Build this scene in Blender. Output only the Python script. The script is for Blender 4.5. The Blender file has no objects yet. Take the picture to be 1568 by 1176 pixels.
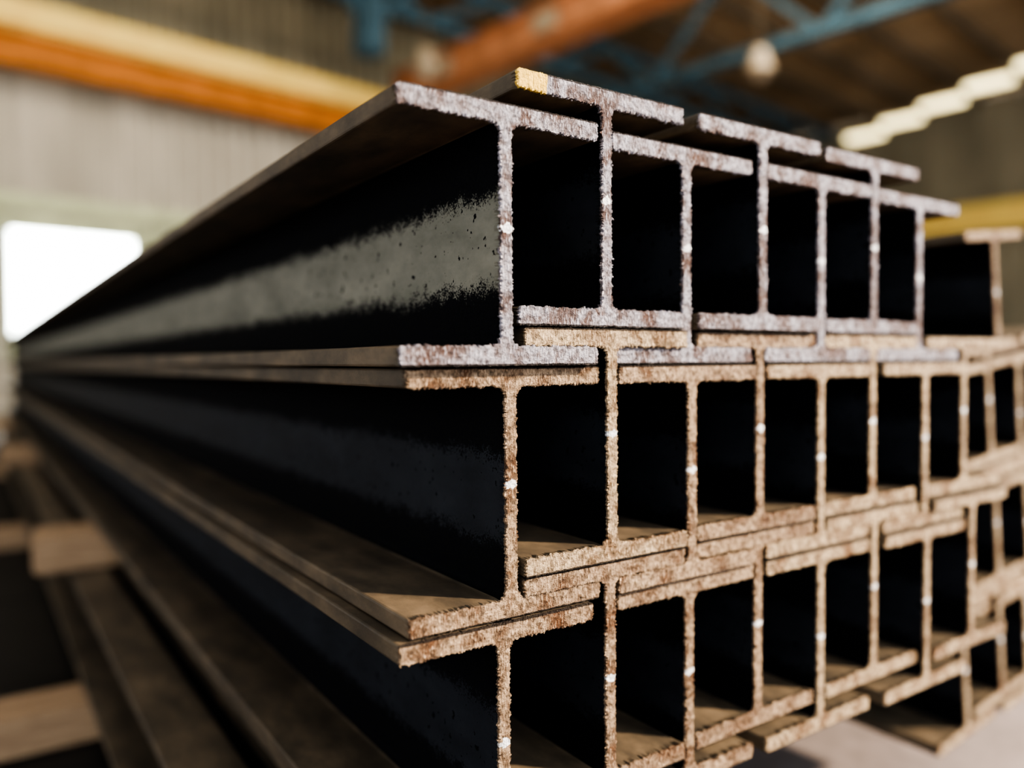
import bpy, bmesh, math, random
from mathutils import Vector, Matrix, noise
random.seed(7)
sc = bpy.context.scene
try:
    sc.view_settings.view_transform = 'AgX'
    sc.view_settings.look = 'AgX - High Contrast'
    sc.view_settings.exposure = 0.75
except Exception:
    pass

# ------------------------------------------------------------ material helpers
def new_mat(name):
    m = bpy.data.materials.new(name); m.use_nodes = True
    nt = m.node_tree
    return m, nt, nt.nodes['Principled BSDF']
def N(nt, t, **kw):
    n = nt.nodes.new(t)
    for k, v in kw.items():
        if hasattr(n, k): setattr(n, k, v)
    return n
def noise_node(nt, vec, scale, detail=4, rough=.6):
    n = N(nt, 'ShaderNodeTexNoise')
    n.inputs['Scale'].default_value = scale
    n.inputs['Detail'].default_value = detail
    n.inputs['Roughness'].default_value = rough
    if vec is not None: nt.links.new(vec, n.inputs['Vector'])
    return n.outputs['Fac']
def ramp(nt, fac, stops):
    r = N(nt, 'ShaderNodeValToRGB')
    e = r.color_ramp.elements
    while len(e) < len(stops): e.new(.5)
    for i, (p, c) in enumerate(stops):
        e[i].position = p
        e[i].color = (c[0], c[1], c[2], 1) if hasattr(c, '__len__') else (c, c, c, 1)
    nt.links.new(fac, r.inputs['Fac'])
    return r.outputs['Color']
def mix(nt, fac, a, b):
    m = N(nt, 'ShaderNodeMix'); m.data_type = 'RGBA'
    if isinstance(fac, (int, float)): m.inputs[0].default_value = fac
    else: nt.links.new(fac, m.inputs[0])
    for i, s in ((6, a), (7, b)):
        if isinstance(s, tuple): m.inputs[i].default_value = (*s, 1)
        else: nt.links.new(s, m.inputs[i])
    return m.outputs[2]
def mth(nt, op, a, b=None):
    m = N(nt, 'ShaderNodeMath', operation=op)
    for i, s in ((0, a), (1, b)):
        if s is None: continue
        if isinstance(s, (int, float)): m.inputs[i].default_value = s
        else: nt.links.new(s, m.inputs[i])
    return m.outputs[0]
def bump(nt, bs, h, strength, dist):
    b = N(nt, 'ShaderNodeBump')
    b.inputs['Strength'].default_value = strength
    b.inputs['Distance'].default_value = dist
    nt.links.new(h, b.inputs['Height'])
    nt.links.new(b.outputs[0], bs.inputs['Normal'])
def mapping(nt, vec, scale, rot=(0, 0, 0)):
    m = N(nt, 'ShaderNodeMapping')
    m.inputs['Scale'].default_value = scale
    m.inputs['Rotation'].default_value = rot
    nt.links.new(vec, m.inputs['Vector'])
    return m.outputs[0]
def texco(nt, which='Object'):
    return N(nt, 'ShaderNodeTexCoord').outputs[which]
def simple(name, col, rough=.6, metal=0, var=.25, scale=3., emit=None, estr=0, spec=.5):
    m, nt, bs = new_mat(name)
    f = noise_node(nt, texco(nt), scale)
    c = ramp(nt, f, [(.3, tuple(x*(1-var) for x in col)), (.7, tuple(min(1, x*(1+var)) for x in col))])
    nt.links.new(c, bs.inputs['Base Color'])
    bs.inputs['Roughness'].default_value = rough
    bs.inputs['Metallic'].default_value = metal
    bs.inputs['Specular IOR Level'].default_value = spec
    if emit:
        bs.inputs['Emission Color'].default_value = (*emit, 1)
        bs.inputs['Emission Strength'].default_value = estr
    return m

# ------------------------------------------------------------ dimensions (metres)
H = .300; TF = .0225; TW = .0158; W = .2735; PITCH = .1535; R = .012; LEN = 12.0
FLOOR = -1.166

# ---- rolled steel with mill scale
def steel_mat(name, g0, g1, rb, sb):
    m, nt, bs = new_mat(name)
    co = texco(nt)
    info = N(nt, 'ShaderNodeObjectInfo')
    off = N(nt, 'ShaderNodeCombineXYZ')
    nt.links.new(mth(nt, 'MULTIPLY', info.outputs['Random'], 17.), off.inputs[1])
    va = N(nt, 'ShaderNodeVectorMath', operation='ADD')
    nt.links.new(co, va.inputs[0]); nt.links.new(off.outputs[0], va.inputs[1])
    v = va.outputs[0]
    sep = N(nt, 'ShaderNodeSeparateXYZ'); nt.links.new(co, sep.inputs[0])
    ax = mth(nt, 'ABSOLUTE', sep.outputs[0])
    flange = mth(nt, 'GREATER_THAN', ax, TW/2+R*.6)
    n1 = noise_node(nt, mapping(nt, v, (1, .5, 1)), 14, 7, .7)
    n2 = noise_node(nt, v, 420, 3, .7)
    n3 = noise_node(nt, mapping(nt, v, (1, .8, 1)), 60, 7, .8)
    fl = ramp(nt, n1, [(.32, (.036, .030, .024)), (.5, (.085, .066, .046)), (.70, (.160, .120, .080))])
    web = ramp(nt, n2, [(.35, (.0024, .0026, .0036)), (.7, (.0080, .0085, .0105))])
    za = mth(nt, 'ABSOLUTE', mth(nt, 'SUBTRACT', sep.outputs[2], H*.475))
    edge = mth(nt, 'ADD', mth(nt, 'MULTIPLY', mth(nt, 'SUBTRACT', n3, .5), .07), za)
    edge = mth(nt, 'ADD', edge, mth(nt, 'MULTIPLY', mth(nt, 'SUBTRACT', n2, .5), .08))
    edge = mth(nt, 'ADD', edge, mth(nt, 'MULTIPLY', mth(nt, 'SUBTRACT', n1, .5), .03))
    band = mth(nt, 'LESS_THAN', edge, .051)  # ragged smooth-scale band; reflected sheen is painted into its grey
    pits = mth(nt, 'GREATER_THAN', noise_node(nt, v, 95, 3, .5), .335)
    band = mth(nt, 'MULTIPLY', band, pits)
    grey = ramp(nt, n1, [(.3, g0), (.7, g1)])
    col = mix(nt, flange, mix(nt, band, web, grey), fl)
    nt.links.new(col, bs.inputs['Base Color'])
    rough = mth(nt, 'SUBTRACT', mth(nt, 'SUBTRACT', .72, mth(nt, 'MULTIPLY', band, rb)), mth(nt, 'MULTIPLY', flange, .18))
    nt.links.new(rough, bs.inputs['Roughness'])
    nt.links.new(mth(nt, 'ADD', mth(nt, 'MULTIPLY', flange, .38), mth(nt, 'ADD', .06, mth(nt, 'MULTIPLY', band, sb))), bs.inputs['Specular IOR Level'])
    bump(nt, bs, mth(nt, 'ADD', n2, mth(nt, 'MULTIPLY', n3, 1.2)), .3, .0007)
    return m

# ---- torch cut end faces
def cut_mat(name, cols, paint=False):
    m, nt, bs = new_mat(name)
    co = texco(nt)
    info = N(nt, 'ShaderNodeObjectInfo')
    off = N(nt, 'ShaderNodeCombineXYZ')
    nt.links.new(mth(nt, 'MULTIPLY', info.outputs['Random'], 13.), off.inputs[0])
    va = N(nt, 'ShaderNodeVectorMath', operation='ADD')
    nt.links.new(co, va.inputs[0]); nt.links.new(off.outputs[0], va.inputs[1])
    v = va.outputs[0]
    sep = N(nt, 'ShaderNodeSeparateXYZ'); nt.links.new(co, sep.inputs[0])
    big = noise_node(nt, v, 17, 4, .6)
    med = noise_node(nt, v, 120, 4, .6)
    fine = noise_node(nt, v, 650, 4, .7)
    stri = noise_node(nt, mapping(nt, v, (1.0, 1.0, .25), (0, math.radians(28), 0)), 420, 3, .6)
    dark, mid, lite, rust = cols
    c = ramp(nt, big, [(.34, rust), (.44, mid), (.55, lite), (.62, mid), (.70, rust)])
    c = mix(nt, ramp(nt, med, [(.34, .75), (.52, 0.)]), c, dark)
    c = mix(nt, ramp(nt, fine, [(.36, .6), (.54, 0.)]), c, dark)
    sp = mth(nt, 'MULTIPLY', ramp(nt, stri, [(.50, 0.), (.66, .85)]), ramp(nt, med, [(.40, .08), (.6, 1.)]))
    c = mix(nt, sp, c, tuple(min(1, x*1.4+.06) for x in lite))
    # outer rims of the section: shade of the gaps between flanges, painted as a dark edge
    zz = mth(nt, 'ABSOLUTE', mth(nt, 'SUBTRACT', sep.outputs[2], H/2))
    rim = mth(nt, 'GREATER_THAN', mth(nt, 'ADD', zz, mth(nt, 'MULTIPLY', med, .004)), H/2-.0002)
    c = mix(nt, mth(nt, 'MULTIPLY', rim, .93), c, (.014, .010, .009))
    # cooled slag spot at mid height of the web
    d = mth(nt, 'ABSOLUTE', mth(nt, 'SUBTRACT', sep.outputs[2], mth(nt, 'ADD', H*.49, mth(nt, 'MULTIPLY', info.outputs['Random'], .02))))
    ax = mth(nt, 'ABSOLUTE', sep.outputs[0])
    rd = mth(nt, 'ADD', mth(nt, 'MULTIPLY', ax, .5), mth(nt, 'ADD', d, mth(nt, 'MULTIPLY', med, .018)))
    mk = mth(nt, 'MULTIPLY', mth(nt, 'LESS_THAN', rd, .0150), mth(nt, 'LESS_THAN', ax, .012))
    c = mix(nt, mk, c, (.86, .90, .96))
    if paint:
        pm = mth(nt, 'MULTIPLY', mth(nt, 'LESS_THAN', mth(nt, 'ADD', sep.outputs[0], mth(nt, 'MULTIPLY', big, .02)), -W/2+.052),
                 mth(nt, 'GREATER_THAN', sep.outputs[2], H-TF-.004))
        c = mix(nt, pm, c, (.85, .60, .16))
    nt.links.new(c, bs.inputs['Base Color'])
    bs.inputs['Metallic'].default_value = .4
    nt.links.new(ramp(nt, med, [(.3, .50), (.7, .27)]), bs.inputs['Roughness'])
    h = mth(nt, 'ADD', mth(nt, 'MULTIPLY', stri, 1.3), mth(nt, 'ADD', mth(nt, 'MULTIPLY', fine, .5), mth(nt, 'ADD', mth(nt, 'MULTIPLY', med, 2.8), mth(nt, 'MULTIPLY', big, 2.))))
    bump(nt, bs, h, 1.0, .0050)
    return m
cool = ((.036, .026, .028), (.185, .140, .140), (.47, .47, .55), (.13, .066, .044))  # bluish light on the top row painted into the face colour
warm = ((.040, .024, .015), (.20, .125, .078), (.48, .36, .25), (.155, .066, .028))
pale = ((.055, .037, .022), (.28, .195, .122), (.60, .475, .33), (.20, .095, .042))  # golden light on the lower right faces painted into the colour
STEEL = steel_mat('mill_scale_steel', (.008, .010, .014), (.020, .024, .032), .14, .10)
STEEL_A = steel_mat('mill_scale_steel_sheen', (.10, .103, .085), (.21, .208, .175), .18, .20)  # strong band: wall reflection on the outer web painted as paler grey
CUT_COOL = cut_mat('flame_cut_face_cool_lit', cool)
CUT_PAINT = cut_mat('flame_cut_face_paint_marked', cool, True)
CUT_WARM = cut_mat('flame_cut_face_rusted', warm)
CUT_PALE = cut_mat('flame_cut_face_golden_lit', pale)

# ------------------------------------------------------------ H beam mesh
def profile():
    pts = []
    def arc(cx, cz, a0, a1, n=6, r=R):
        for i in range(n+1):
            a = math.radians(a0+(a1-a0)*i/n)
            pts.append((cx+r*math.cos(a), cz+r*math.sin(a)))
    e = .0028
    w = W/2; t = TW/2
    arc(w-e, e, -90, 0, 2, e); arc(w-e, TF-e, 0, 90, 2, e)
    arc(t+R, TF+R, 270, 180)
    arc(t+R, H-TF-R, 180, 90)
    arc(w-e, H-TF+e, -90, 0, 2, e); arc(w-e, H-e, 0, 90, 2, e)
    arc(-w+e, H-e, 90, 180, 2, e); arc(-w+e, H-TF+e, 180, 270, 2, e)
    arc(-t-R, H-TF-R, 90, 0)
    arc(-t-R, TF+R, 360, 270)
    arc(-w+e, TF-e, 90, 180, 2, e); arc(-w+e, e, 180, 270, 2, e)
    out = []
    n = len(pts)
    for i in range(n):
        a = Vector(pts[i]); b = Vector(pts[(i+1) % n]); L = (b-a).length
        k = max(1, int(L/.0015))
        for j in range(k): out.append(a.lerp(b, j/k))
    return out
PROF = profile()
def normals(P):
    n = len(P); res = []
    for i in range(n):
        d = P[(i+1) % n]-P[i-1]
        res.append(Vector((d.y, -d.x)).normalized())
    return res
NRM = normals(PROF)

def beam_mesh(seed, cut, steel):
    me = bpy.data.meshes.new('h_beam_mesh')
    bm = bmesh.new()
    rings = []
    for y, kind in ((LEN, 0), (.016, 0), (.0050, 1), (.0012, 1), (0., 2)):
        ring = []
        for p, nn in zip(PROF, NRM):
            s = Vector((p.x*1000, p.y*1000, seed*37.1))
            a = noise.noise(s*.11)*.6 + noise.noise(s*.33)*.9 + noise.noise(s*.62)*1.2
            burr = max(-.45, a)
            k = .35 if (abs(p.y) < .002 or abs(p.y-H) < .002) else 1.
            if kind == 1: o = (.0002+.0024*burr)*k; yy = y+.0012*noise.noise(s*.3+Vector((5, 5, 5)))
            elif kind == 2: o = -.0012+.0019*burr*k; yy = .0008*noise.noise(s*.25+Vector((9, 1, 3)))
            else: o = 0; yy = y
            ring.append(bm.verts.new((p.x+nn.x*o, yy, p.y+nn.y*o)))
        rings.append(ring)
    n = len(PROF)
    for q in range(len(rings)-1):
        r0, r1 = rings[q], rings[q+1]
        for i in range(n):
            j = (i+1) % n
            f = bm.faces.new((r0[i], r0[j], r1[j], r1[i]))
            f.material_index = 1 if q >= 2 else 0
    f = bm.faces.new(list(reversed(rings[0]))); f.material_index = 0
    f = bm.faces.new(rings[-1]); f.material_index = 1
    rr = random.Random(seed)
    for _ in range(70):
        i = rr.randrange(n); p = PROF[i]; nn = NRM[i]
        if rr.random() < .5 and nn.y > 0: continue
        if abs(p.y) < .003 or abs(p.y-H) < .003: continue
        s = rr.uniform(.0008, .0020)
        mt = Matrix.Translation((p.x+nn.x*s*.4, rr.uniform(.0005, .004), p.y+nn.y*s*.4)) @ Matrix.Rotation(rr.random()*6, 4, 'Y') @ Matrix.Diagonal((s*.8, s*.8, s*rr.uniform(1, 1.9), 1))
        g = bmesh.ops.create_icosphere(bm, subdivisions=1, radius=1, matrix=mt)
        for v in g['verts']:
            for ff in v.link_faces: ff.material_index = 1
    bmesh.ops.triangulate(bm, faces=[f for f in bm.faces if len(f.verts) > 4])
    bmesh.ops.recalc_face_normals(bm, faces=bm.faces)
    bm.to_mesh(me); bm.free()
    me.materials.append(steel); me.materials.append(cut)
    return me
cache = {}
rng = random.Random(3)
def beam(x, z, y=0., cut=CUT_WARM, tilt=0., yaw=0., steel=None):
    steel = steel or STEEL
    k = (rng.randrange(4), cut.name, steel.name)
    if k not in cache: cache[k] = beam_mesh(len(cache)+1, cut, steel)
    o = bpy.data.objects.new('steel_h_beam', cache[k])
    sc.collection.objects.link(o)
    o.location = (x, y, z)
    o.rotation_euler = (0, tilt, yaw)
    return o

g = .0018
dx = {0: {0: -.007, 1: -.001}, 1: {0: .011, 1: .009}, 2: {0: -.004, 1: .010, 2: .013}}
base = {0: -.001, 1: .007, 2: .008}
for ri in range(3):
    for c in range(7 if ri == 0 else 8):
        high = c % 2
        cut = CUT_COOL if ri == 0 else (CUT_PALE if (c > 3 or (ri == 1 and c == 1)) else CUT_WARM)
        if ri == 0 and c == 1: cut = CUT_PAINT
        yy = rng.uniform(-.012, .013)
        if ri == 0 and c == 0: yy = -.014
        if ri == 0 and c == 1: yy = -.006
        x = c*PITCH+dx[ri].get(c, base[ri])+rng.uniform(-.0006, .0006)
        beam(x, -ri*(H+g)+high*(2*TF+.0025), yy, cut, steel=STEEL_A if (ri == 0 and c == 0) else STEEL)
# lower tier, set off to the left and carried on timbers
DT = .128
ZB3 = -2*(H+g)
for c in range(0, 3):
    beam(c*PITCH-.10, ZB3-H-DT-.002+(c % 2)*2*TF, -.05+rng.uniform(-.01, .01))

# second bundle further along, slightly tilted
T = math.radians(-6)
def tilted(px, row, extra=0., cut=CUT_PALE):
    cx = 1.365
    lx = px-cx; lz = -.015-row*(H+g)+extra
    x = cx+lx*math.cos(T)+lz*math.sin(T)
    z = -lx*math.sin(T)+lz*math.cos(T)
    beam(x, z, .17+rng.uniform(-.012, .012), cut, T)
tilted(1.365+.222, 0, .01, CUT_WARM)
for row, k in ((1, 5), (2, 5), (3, 3)):
    for c in range(k):
        tilted(1.375+c*PITCH, row, (c % 2)*2*TF)

# ------------------------------------------------------------ timbers
def wood_mat():
    m, nt, bs = new_mat('rough_sawn_timber')
    co = texco(nt)
    f = noise_node(nt, mapping(nt, co, (1.5, 14, 14)), 6, 6, .7)
    c = ramp(nt, f, [(.3, (.20, .125, .072)), (.55, (.36, .245, .15)), (.75, (.48, .34, .22))])
    nt.links.new(c, bs.inputs['Base Color']); bs.inputs['Roughness'].default_value = .8
    bump(nt, bs, f, .6, .004)
    return m
WOOD = wood_mat()
def bmbox(bm, lo, hi, bev=0.):
    lo = Vector(lo); hi = Vector(hi); c = (lo+hi)/2; d = hi-lo
    r = bmesh.ops.create_cube(bm, size=1, matrix=Matrix.Translation(c) @ Matrix.Diagonal((d.x, d.y, d.z, 1)))
    if bev:
        es = list({e for v in r['verts'] for e in v.link_edges})
        bmesh.ops.bevel(bm, geom=es, offset=bev, segments=2, affect='EDGES')
def mesh_obj(name, fn, mat, M=None):
    me = bpy.data.meshes.new(name); bm = bmesh.new(); fn(bm)
    bm.to_mesh(me); bm.free(); me.materials.append(mat)
    o = bpy.data.objects.new(name, me); sc.collection.objects.link(o)
    if M is not None: o.matrix_world = M
    return o
def timber(x0, x1, y, wy, z0, z1):
    def fn(bm):
        bmbox(bm, (x0, y-wy/2, z0), (x1, y-.004, z1), .006)
        bmbox(bm, (x0+.015, y+.004, z0), (x1-.01, y+wy/2, z1-.003), .006)
        for v in bm.verts:
            v.co += Vector((noise.noise(v.co*9), noise.noise(v.co*9+Vector((3, 3, 3))), 0))*.006
    return mesh_obj('timber_dunnage', fn, WOOD)
for y in (2.56, 6.2, 9.8):
    timber(-.345, 1.22, y, .28, ZB3-DT+.001, ZB3-.002)
for y in (.7, 2.06, 5.2, 9.0):
    timber(-.50, .36, y, .20, FLOOR+.009, ZB3-H-DT-.004)
for y in (2.2, 6., 10.):   # posts under the free columns of the first bundle
    def fn(bm):
        for z in (FLOOR+.001, FLOOR+.144, FLOOR+.287):
            bmbox(bm, (.78, y-.1, z), (1.10, y+.1, z+.138), .005)
    mesh_obj('timber_crib', fn, WOOD)

# ------------------------------------------------------------ the hall (turned 8 degrees to the beams)
CAM = Vector((-.5213, -.7746, .006))
HM = Matrix.Translation((CAM.x, CAM.y, 0)) @ Matrix.Rotation(math.radians(8), 4, 'Z')
VW = 15.; UR = 26.; UL = -7.; VB = -6.; ZR = 7.6

def wallmat(name, c0, c1, rough=.7, sc_=1.2, spec=.3):
    m, nt, bs = new_mat(name)
    f = noise_node(nt, mapping(nt, texco(nt), (1, 1, .3)), sc_, 5, .6)
    nt.links.new(ramp(nt, f, [(.3, c0), (.7, c1)]), bs.inputs['Base Color'])
    bs.inputs['Roughness'].default_value = rough
    bs.inputs['Specular IOR Level'].default_value = spec
    return m
M_WALL = wallmat('corrugated_cladding_beige', (.38, .34, .265), (.62, .56, .45))
M_WALLD = wallmat('weathered_cladding', (.22, .195, .135), (.36, .315, .22), .8, 1.0, .1)
M_ROOF = wallmat('roof_sheeting_brown', (.20, .155, .10), (.46, .35, .23), 1., .35, 0.)
M_PURL = wallmat('roof_purlin_dark', (.09, .072, .05), (.15, .12, .085), 1., .35, 0.)
M_YEL = simple('crane_rail_yellow_paint', (1., .67, .17), .5, var=.1)
M_ORG = simple('crane_girder_orange_paint', (.46, .165, .035), .6, spec=.2)
M_ORG2 = simple('crane_bridge_orange_paint', (.40, .175, .085), .6, spec=.2)
M_BLUE = simple('truss_blue_paint', (.055, .10, .125), .8, spec=.1)
M_LAMP = simple('lamp_shade_enamel', (.34, .27, .185), .5, spec=.2)
M_TUBE = simple('fluorescent_tube', (.9, .85, .6), .4, emit=(1, .82, .43), estr=1.6)
M_FRAME = simple('window_frame_paint', (.50, .52, .30), .5)
M_PANE = simple('daylit_frosted_pane', (.9, .92, .92), .3, var=.03, emit=(.93, 1., .98), estr=9.)

def corr_u(bm, u0, u1, v, z0, z1, pitch=.28, dep=.09):
    n = int((u1-u0)/pitch); xs = []
    for i in range(n):
        a = u0+i*(u1-u0)/n; p = (u1-u0)/n
        xs += [(a, 0), (a+p*.4, 0), (a+p*.5, dep), (a+p*.9, dep)]
    xs.append((u1, 0))
    lo = [bm.verts.new((a, v+d, z0)) for a, d in xs]; hi = [bm.verts.new((a, v+d, z1)) for a, d in xs]
    for i in range(len(xs)-1): bm.faces.new((lo[i], lo[i+1], hi[i+1], hi[i]))
WU0, WU1, WZ0, WZ1 = 2.64, 4.66, .10, 2.23
def wb(bm):
    corr_u(bm, UL, WU0, VW, FLOOR, 2.6)
    corr_u(bm, WU1, UR, VW, FLOOR, 2.6)
    corr_u(bm, WU0, WU1, VW, FLOOR, WZ0); corr_u(bm, WU0, WU1, VW, WZ1, 2.6)
    corr_u(bm, UL, UR, VW, 2.6, 5.2)
mesh_obj('wall_back', wb, M_WALL, HM)
mesh_obj('wall_back_gable', lambda bm: corr_u(bm, UL, UR, VW, 5.2, ZR+.05), M_WALLD, HM)
def wr(bm):
    n = 60
    for i in range(n):
        v0 = VB+i*(VW-VB)/n; v1 = v0+(VW-VB)/n*.55
        bmbox(bm, (UR, v0, FLOOR), (UR+.05, v1, ZR)); bmbox(bm, (UR+.04, v1-.02, FLOOR), (UR+.1, v0+(VW-VB)/n+.02, ZR))
mesh_obj('wall_right', wr, M_WALLD, HM)
# unseen left wall, added to block light: open strip between sill wall and upper cladding
def wl(bm):
    for v in (VB, -1., 4., 9., 14.4): bmbox(bm, (UL-.3, v, FLOOR), (UL, v+.5, 4.2))
    bmbox(bm, (UL-.12, VB, 3.4), (UL, VW, ZR))
    bmbox(bm, (UL-.12, VB, FLOOR), (UL, VW, .2))
mesh_obj('wall_left_light_block', wl, M_WALLD, HM)
def roof(bm):   # ribbed sheeting under a closed deck
    n = 90; d = (UR-UL)/n
    bmbox(bm, (UL-.3, VB, ZR+.05), (UR+.2, VW+.2, ZR+.12))
    for i in range(n):
        u0 = UL+i*d
        bmbox(bm, (u0, VB, ZR), (u0+d*.5, VW+.1, ZR+.055))
mesh_obj('ceiling', roof, M_ROOF, HM)
def purl(bm):
    v = VB+.5
    while v < VW: 
        bmbox(bm, (UL, v, ZR-.2), (UR, v+.09, ZR-.002)); v += 1.5
mesh_obj('roof_purlins', purl, M_PURL, HM)
def fmat(name, c0, c1):
    m, nt, bs = new_mat(name)
    co = texco(nt)
    f = noise_node(nt, co, .6, 8, .65); f2 = noise_node(nt, co, 14, 6, .7)
    c = ramp(nt, mth(nt, 'ADD', mth(nt, 'MULTIPLY', f, .7), mth(nt, 'MULTIPLY', f2, .3)), [(.35, c0), (.65, c1)])
    nt.links.new(c, bs.inputs['Base Color']); bs.inputs['Roughness'].default_value = .7
    bs.inputs['Specular IOR Level'].default_value = .2
    bump(nt, bs, f2, .3, .004)
    return m
mesh_obj('floor', lambda bm: bmbox(bm, (UL-6, VB-8, FLOOR-.1), (UR, VW, FLOOR)), fmat('worn_concrete', (.11, .095, .092), (.30, .262, .262)), HM)
# added black plates: the shade left of the stack, put in as colour
def deck(bm):  # added plates standing in for shade
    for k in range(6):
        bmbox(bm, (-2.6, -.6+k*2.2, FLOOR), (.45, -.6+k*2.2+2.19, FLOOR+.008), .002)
mesh_obj('floor_shade_plates', deck, fmat('shade_black_plate', (.006, .006, .006), (.022, .020, .018)))

# window
def win_frame(bm):
    v = VW-.06
    for u in (WU0, WU1-.07): bmbox(bm, (u, v-.05, WZ0), (u+.07, v+.05, WZ1))
    bmbox(bm, (WU0+1., v-.02, WZ0), (WU0+1.03, v+.02, WZ1))
    for z in (WZ0, WZ1-.07): bmbox(bm, (WU0, v-.045, z), (WU1, v+.045, z+.07))
    bmbox(bm, (WU0-.2, v-.08, WZ1), (WU1+.9, v+.05, WZ1+.16))
    bmbox(bm, (WU1+.1, v-.05, WZ0), (WU1+.8, v+.04, WZ1))
wf = mesh_obj('window_1', win_frame, M_FRAME, HM)
wp = mesh_obj('panes', lambda bm: bmbox(bm, (WU0+.03, VW-.06, WZ0+.03), (WU1-.03, VW-.05, WZ1-.03)), M_PANE, HM)
wp.parent = wf; wp.matrix_parent_inverse = wf.matrix_world.inverted()
mesh_obj('trim_1', lambda bm: bmbox(bm, (UL, VW-.12, 2.5), (UR, VW-.01, 2.75)), M_FRAME, HM)

# runway girders
def isec_u(bm, u0, u1, v, z0, z1, w, tf):
    bmbox(bm, (u0, v-w/2, z0), (u1, v+w/2, z0+tf)); bmbox(bm, (u0, v-w/2, z1-tf), (u1, v+w/2, z1)); bmbox(bm, (u0, v-.03, z0+tf), (u1, v+.03, z1-tf))
def empty(name):
    e = bpy.data.objects.new(name, None); sc.collection.objects.link(e); return e
e = empty('crane_runway_girder')
for nm, fn, mt in (('girder', lambda bm: isec_u(bm, UL, UR, VW-.7, 4.60, 5.10, .3, .05), M_ORG),
                   ('rail_bar', lambda bm: (bmbox(bm, (UL, VW-.95, 5.16), (UR, VW-.45, 5.55)), bmbox(bm, (UL, VW-.8, 5.1), (UR, VW-.6, 5.16))), M_YEL)):
    o = mesh_obj(nm, fn, mt, HM); o.parent = e
e = empty('crane_bridge')
def bridge(bm):
    bmbox(bm, (9.35, 0, 5.30), (9.95, VW-1.1, 5.36)); bmbox(bm, (9.35, 0, 5.84), (9.95, VW-1.1, 5.9)); bmbox(bm, (9.45, 0, 5.36), (9.85, VW-1.1, 5.84))
o = mesh_obj('box_girder', bridge, M_ORG2, HM); o.parent = e
def plates(bm):
    for v in (9.2, 12.0): bmbox(bm, (9.37, v, 5.45), (9.45, v+.5, 5.75))
o = mesh_obj('service_plates', plates, M_LAMP, HM); o.parent = e
def rw(bm): bmbox(bm, (UR-.9, VB, 4.0), (UR-.5, VW, 4.35)); bmbox(bm, (UR-.8, VB, 3.6), (UR-.6, VW, 4.0))
mesh_obj('crane_runway_girder', rw, M_YEL, HM)
def bar(bm, a, b, w):
    a = Vector(a); b = Vector(b); d = b-a
    q = d.to_track_quat('Z', 'Y').to_matrix().to_4x4()
    bmesh.ops.create_cube(bm, size=1, matrix=Matrix.Translation((a+b)/2) @ q @ Matrix.Diagonal((w, w, d.length, 1)))
def truss_v(u, z0, z1, w=.12):
    def fn(bm):
        bar(bm, (u, VB, z0), (u, VW, z0), w*1.5); bar(bm, (u, VB, z1), (u, VW, z1), w*1.3)
        v = VB; k = 0
        while v < VW-1.8:
            bar(bm, (u, v, z0 if k else z1), (u, v+1.8, z1 if k else z0), w); v += 1.8; k = 1-k
    return mesh_obj('roof_truss', fn, M_BLUE, HM)
def truss_u(v, z0, z1, w=.13):
    def fn(bm):
        bar(bm, (UL, v, z0), (UR, v, z0), w*1.3); bar(bm, (UL, v, z1), (UR, v, z1), w*1.3)
        u = UL; k = 0
        while u < UR-1.8:
            bar(bm, (u, v, z0 if k else z1), (u+1.8, v, z1 if k else z0), w); u += 1.8; k = 1-k
    return mesh_obj('roof_truss', fn, M_BLUE, HM)
truss_v(13.2, 5.6, 7.3)
truss_u(12.5, 6.5, 7.35)
def brk(bm):
    bar(bm, (7.9, 12.4, 5.5), (7.9, 12.4, 7.5), .42); bar(bm, (7.9, 12.4, 6.0), (9.3, 12.4, 7.4), .16); bar(bm, (7.9, 12.4, 6.0), (6.5, 12.4, 7.4), .16)
mesh_obj('truss_bracket', brk, M_BLUE, HM)
for (u, v, z) in ((8.34, 11.3, 5.15), (12.6, 7.4, 5.1)):
    def fn(bm, u=u, v=v, z=z):
        T0 = Matrix.Translation((u, v, z))
        bmesh.ops.create_cone(bm, cap_ends=False, segments=24, radius1=.26, radius2=.16, depth=.28, matrix=T0)
        bmesh.ops.create_cone(bm, cap_ends=True, segments=16, radius1=.16, radius2=.12, depth=.12, matrix=T0 @ Matrix.Translation((0, 0, .20)))
        bmesh.ops.create_uvsphere(bm, u_segments=16, v_segments=8, radius=.18, matrix=T0 @ Matrix.Translation((0, 0, -.1)))
    lo = mesh_obj('high_bay_lamp', fn, M_LAMP, HM)
    ro = mesh_obj('hanging_rod', lambda bm: bar(bm, (u, v, z+.25), (u, v, ZR-.02), .025), M_PURL, HM)
    ro.parent = lo; ro.matrix_parent_inverse = lo.matrix_world.inverted()
e = empty('fluorescent_light_run')
n = 6
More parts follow.
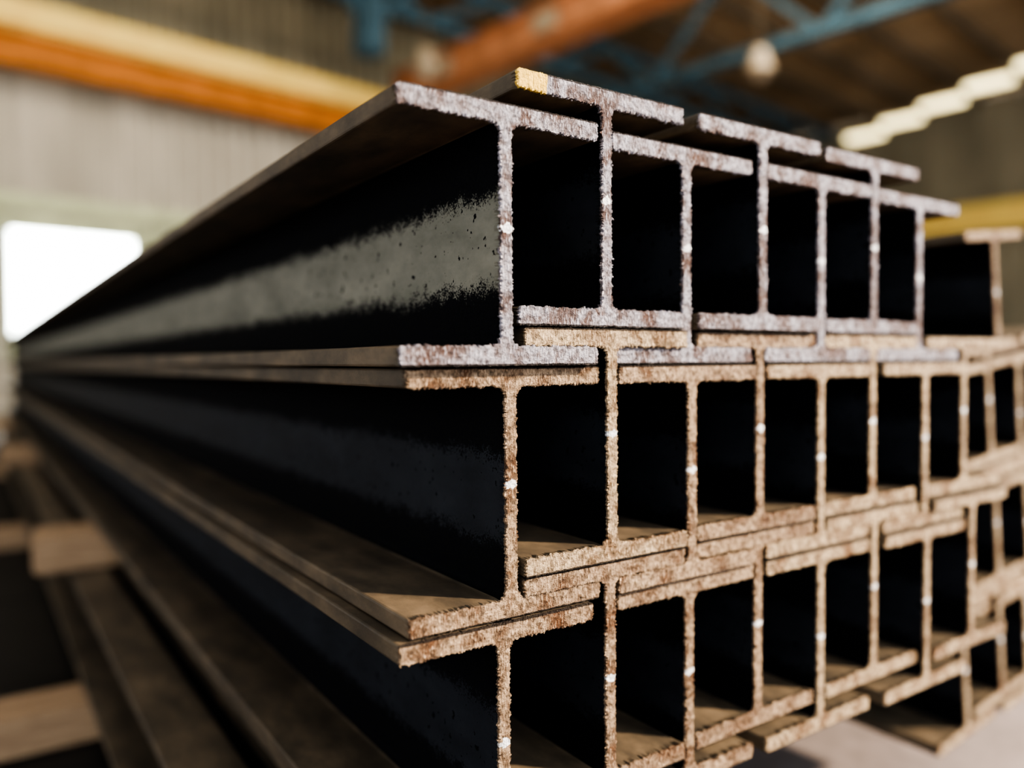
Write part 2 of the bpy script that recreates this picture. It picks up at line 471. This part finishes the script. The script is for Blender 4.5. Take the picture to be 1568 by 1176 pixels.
for i in range(n):
    t = i/(n-1)
    u = 17.2-2.1*t; v = 7.6-4.6*t; z = 4.75+.20*t
    o = mesh_obj('tube_%d' % (i+1), lambda bm: bmbox(bm, (u-.14, v-.37, z-.05), (u+.14, v+.37, z+.05), .02), M_TUBE, HM); o.parent = e
def rail(bm):
    bar(bm, (17.4, 8.1, 4.82), (14.7, 2.2, 5.10), .08)
    for t in (.1, .9): bar(bm, (17.4-2.7*t, 8.1-5.9*t, 4.82+.28*t), (17.4-2.7*t, 8.1-5.9*t, ZR), .02)
o = mesh_obj('carrier_rail', rail, M_PURL, HM); o.parent = e

# ------------------------------------------------------------ light
w = bpy.data.worlds.new('sky'); sc.world = w; w.use_nodes = True
bg = w.node_tree.nodes['Background']; bg.inputs[0].default_value = (.88, .94, 1, 1); bg.inputs[1].default_value = 1.9
def light(name, typ, loc, tgt, **kw):
    l = bpy.data.lights.new(name, typ)
    for k, v in kw.items(): setattr(l, k, v)
    o = bpy.data.objects.new(name, l); sc.collection.objects.link(o)
    o.location = loc
    o.rotation_euler = (Vector(tgt)-Vector(loc)).to_track_quat('-Z', 'Y').to_euler()
    return o
light('sun', 'SUN', (7.2, -7.4, 5.4), (0, 0, 0), energy=8.5, angle=math.radians(2.5), color=(1, .80, .58))
for u, v in ((1., 6.), (6., 6.), (12., 6.)):  # unseen fill lamps added under the roof to brighten the hall
    p = HM @ Vector((u, v, 7.3))
    light('roof_fill_light', 'AREA', p, p-Vector((0, -.6, 1)), energy=300, size=3.5, color=(1, .91, .77))

# ------------------------------------------------------------ camera
cd = bpy.data.cameras.new('camera'); cam = bpy.data.objects.new('camera', cd); sc.collection.objects.link(cam)
cd.sensor_width = 36; cd.lens = 36*1220/1568
cam.matrix_world = Matrix.Translation(CAM) @ Matrix.Rotation(math.radians(-34.36), 4, 'Z') @ Matrix.Rotation(math.radians(90-1.69), 4, 'X') @ Matrix.Rotation(math.radians(-.37), 4, 'Z')
cd.clip_start = .02
cd.dof.use_dof = True; cd.dof.focus_distance = .97; cd.dof.aperture_fstop = 1.0
sc.camera = cam
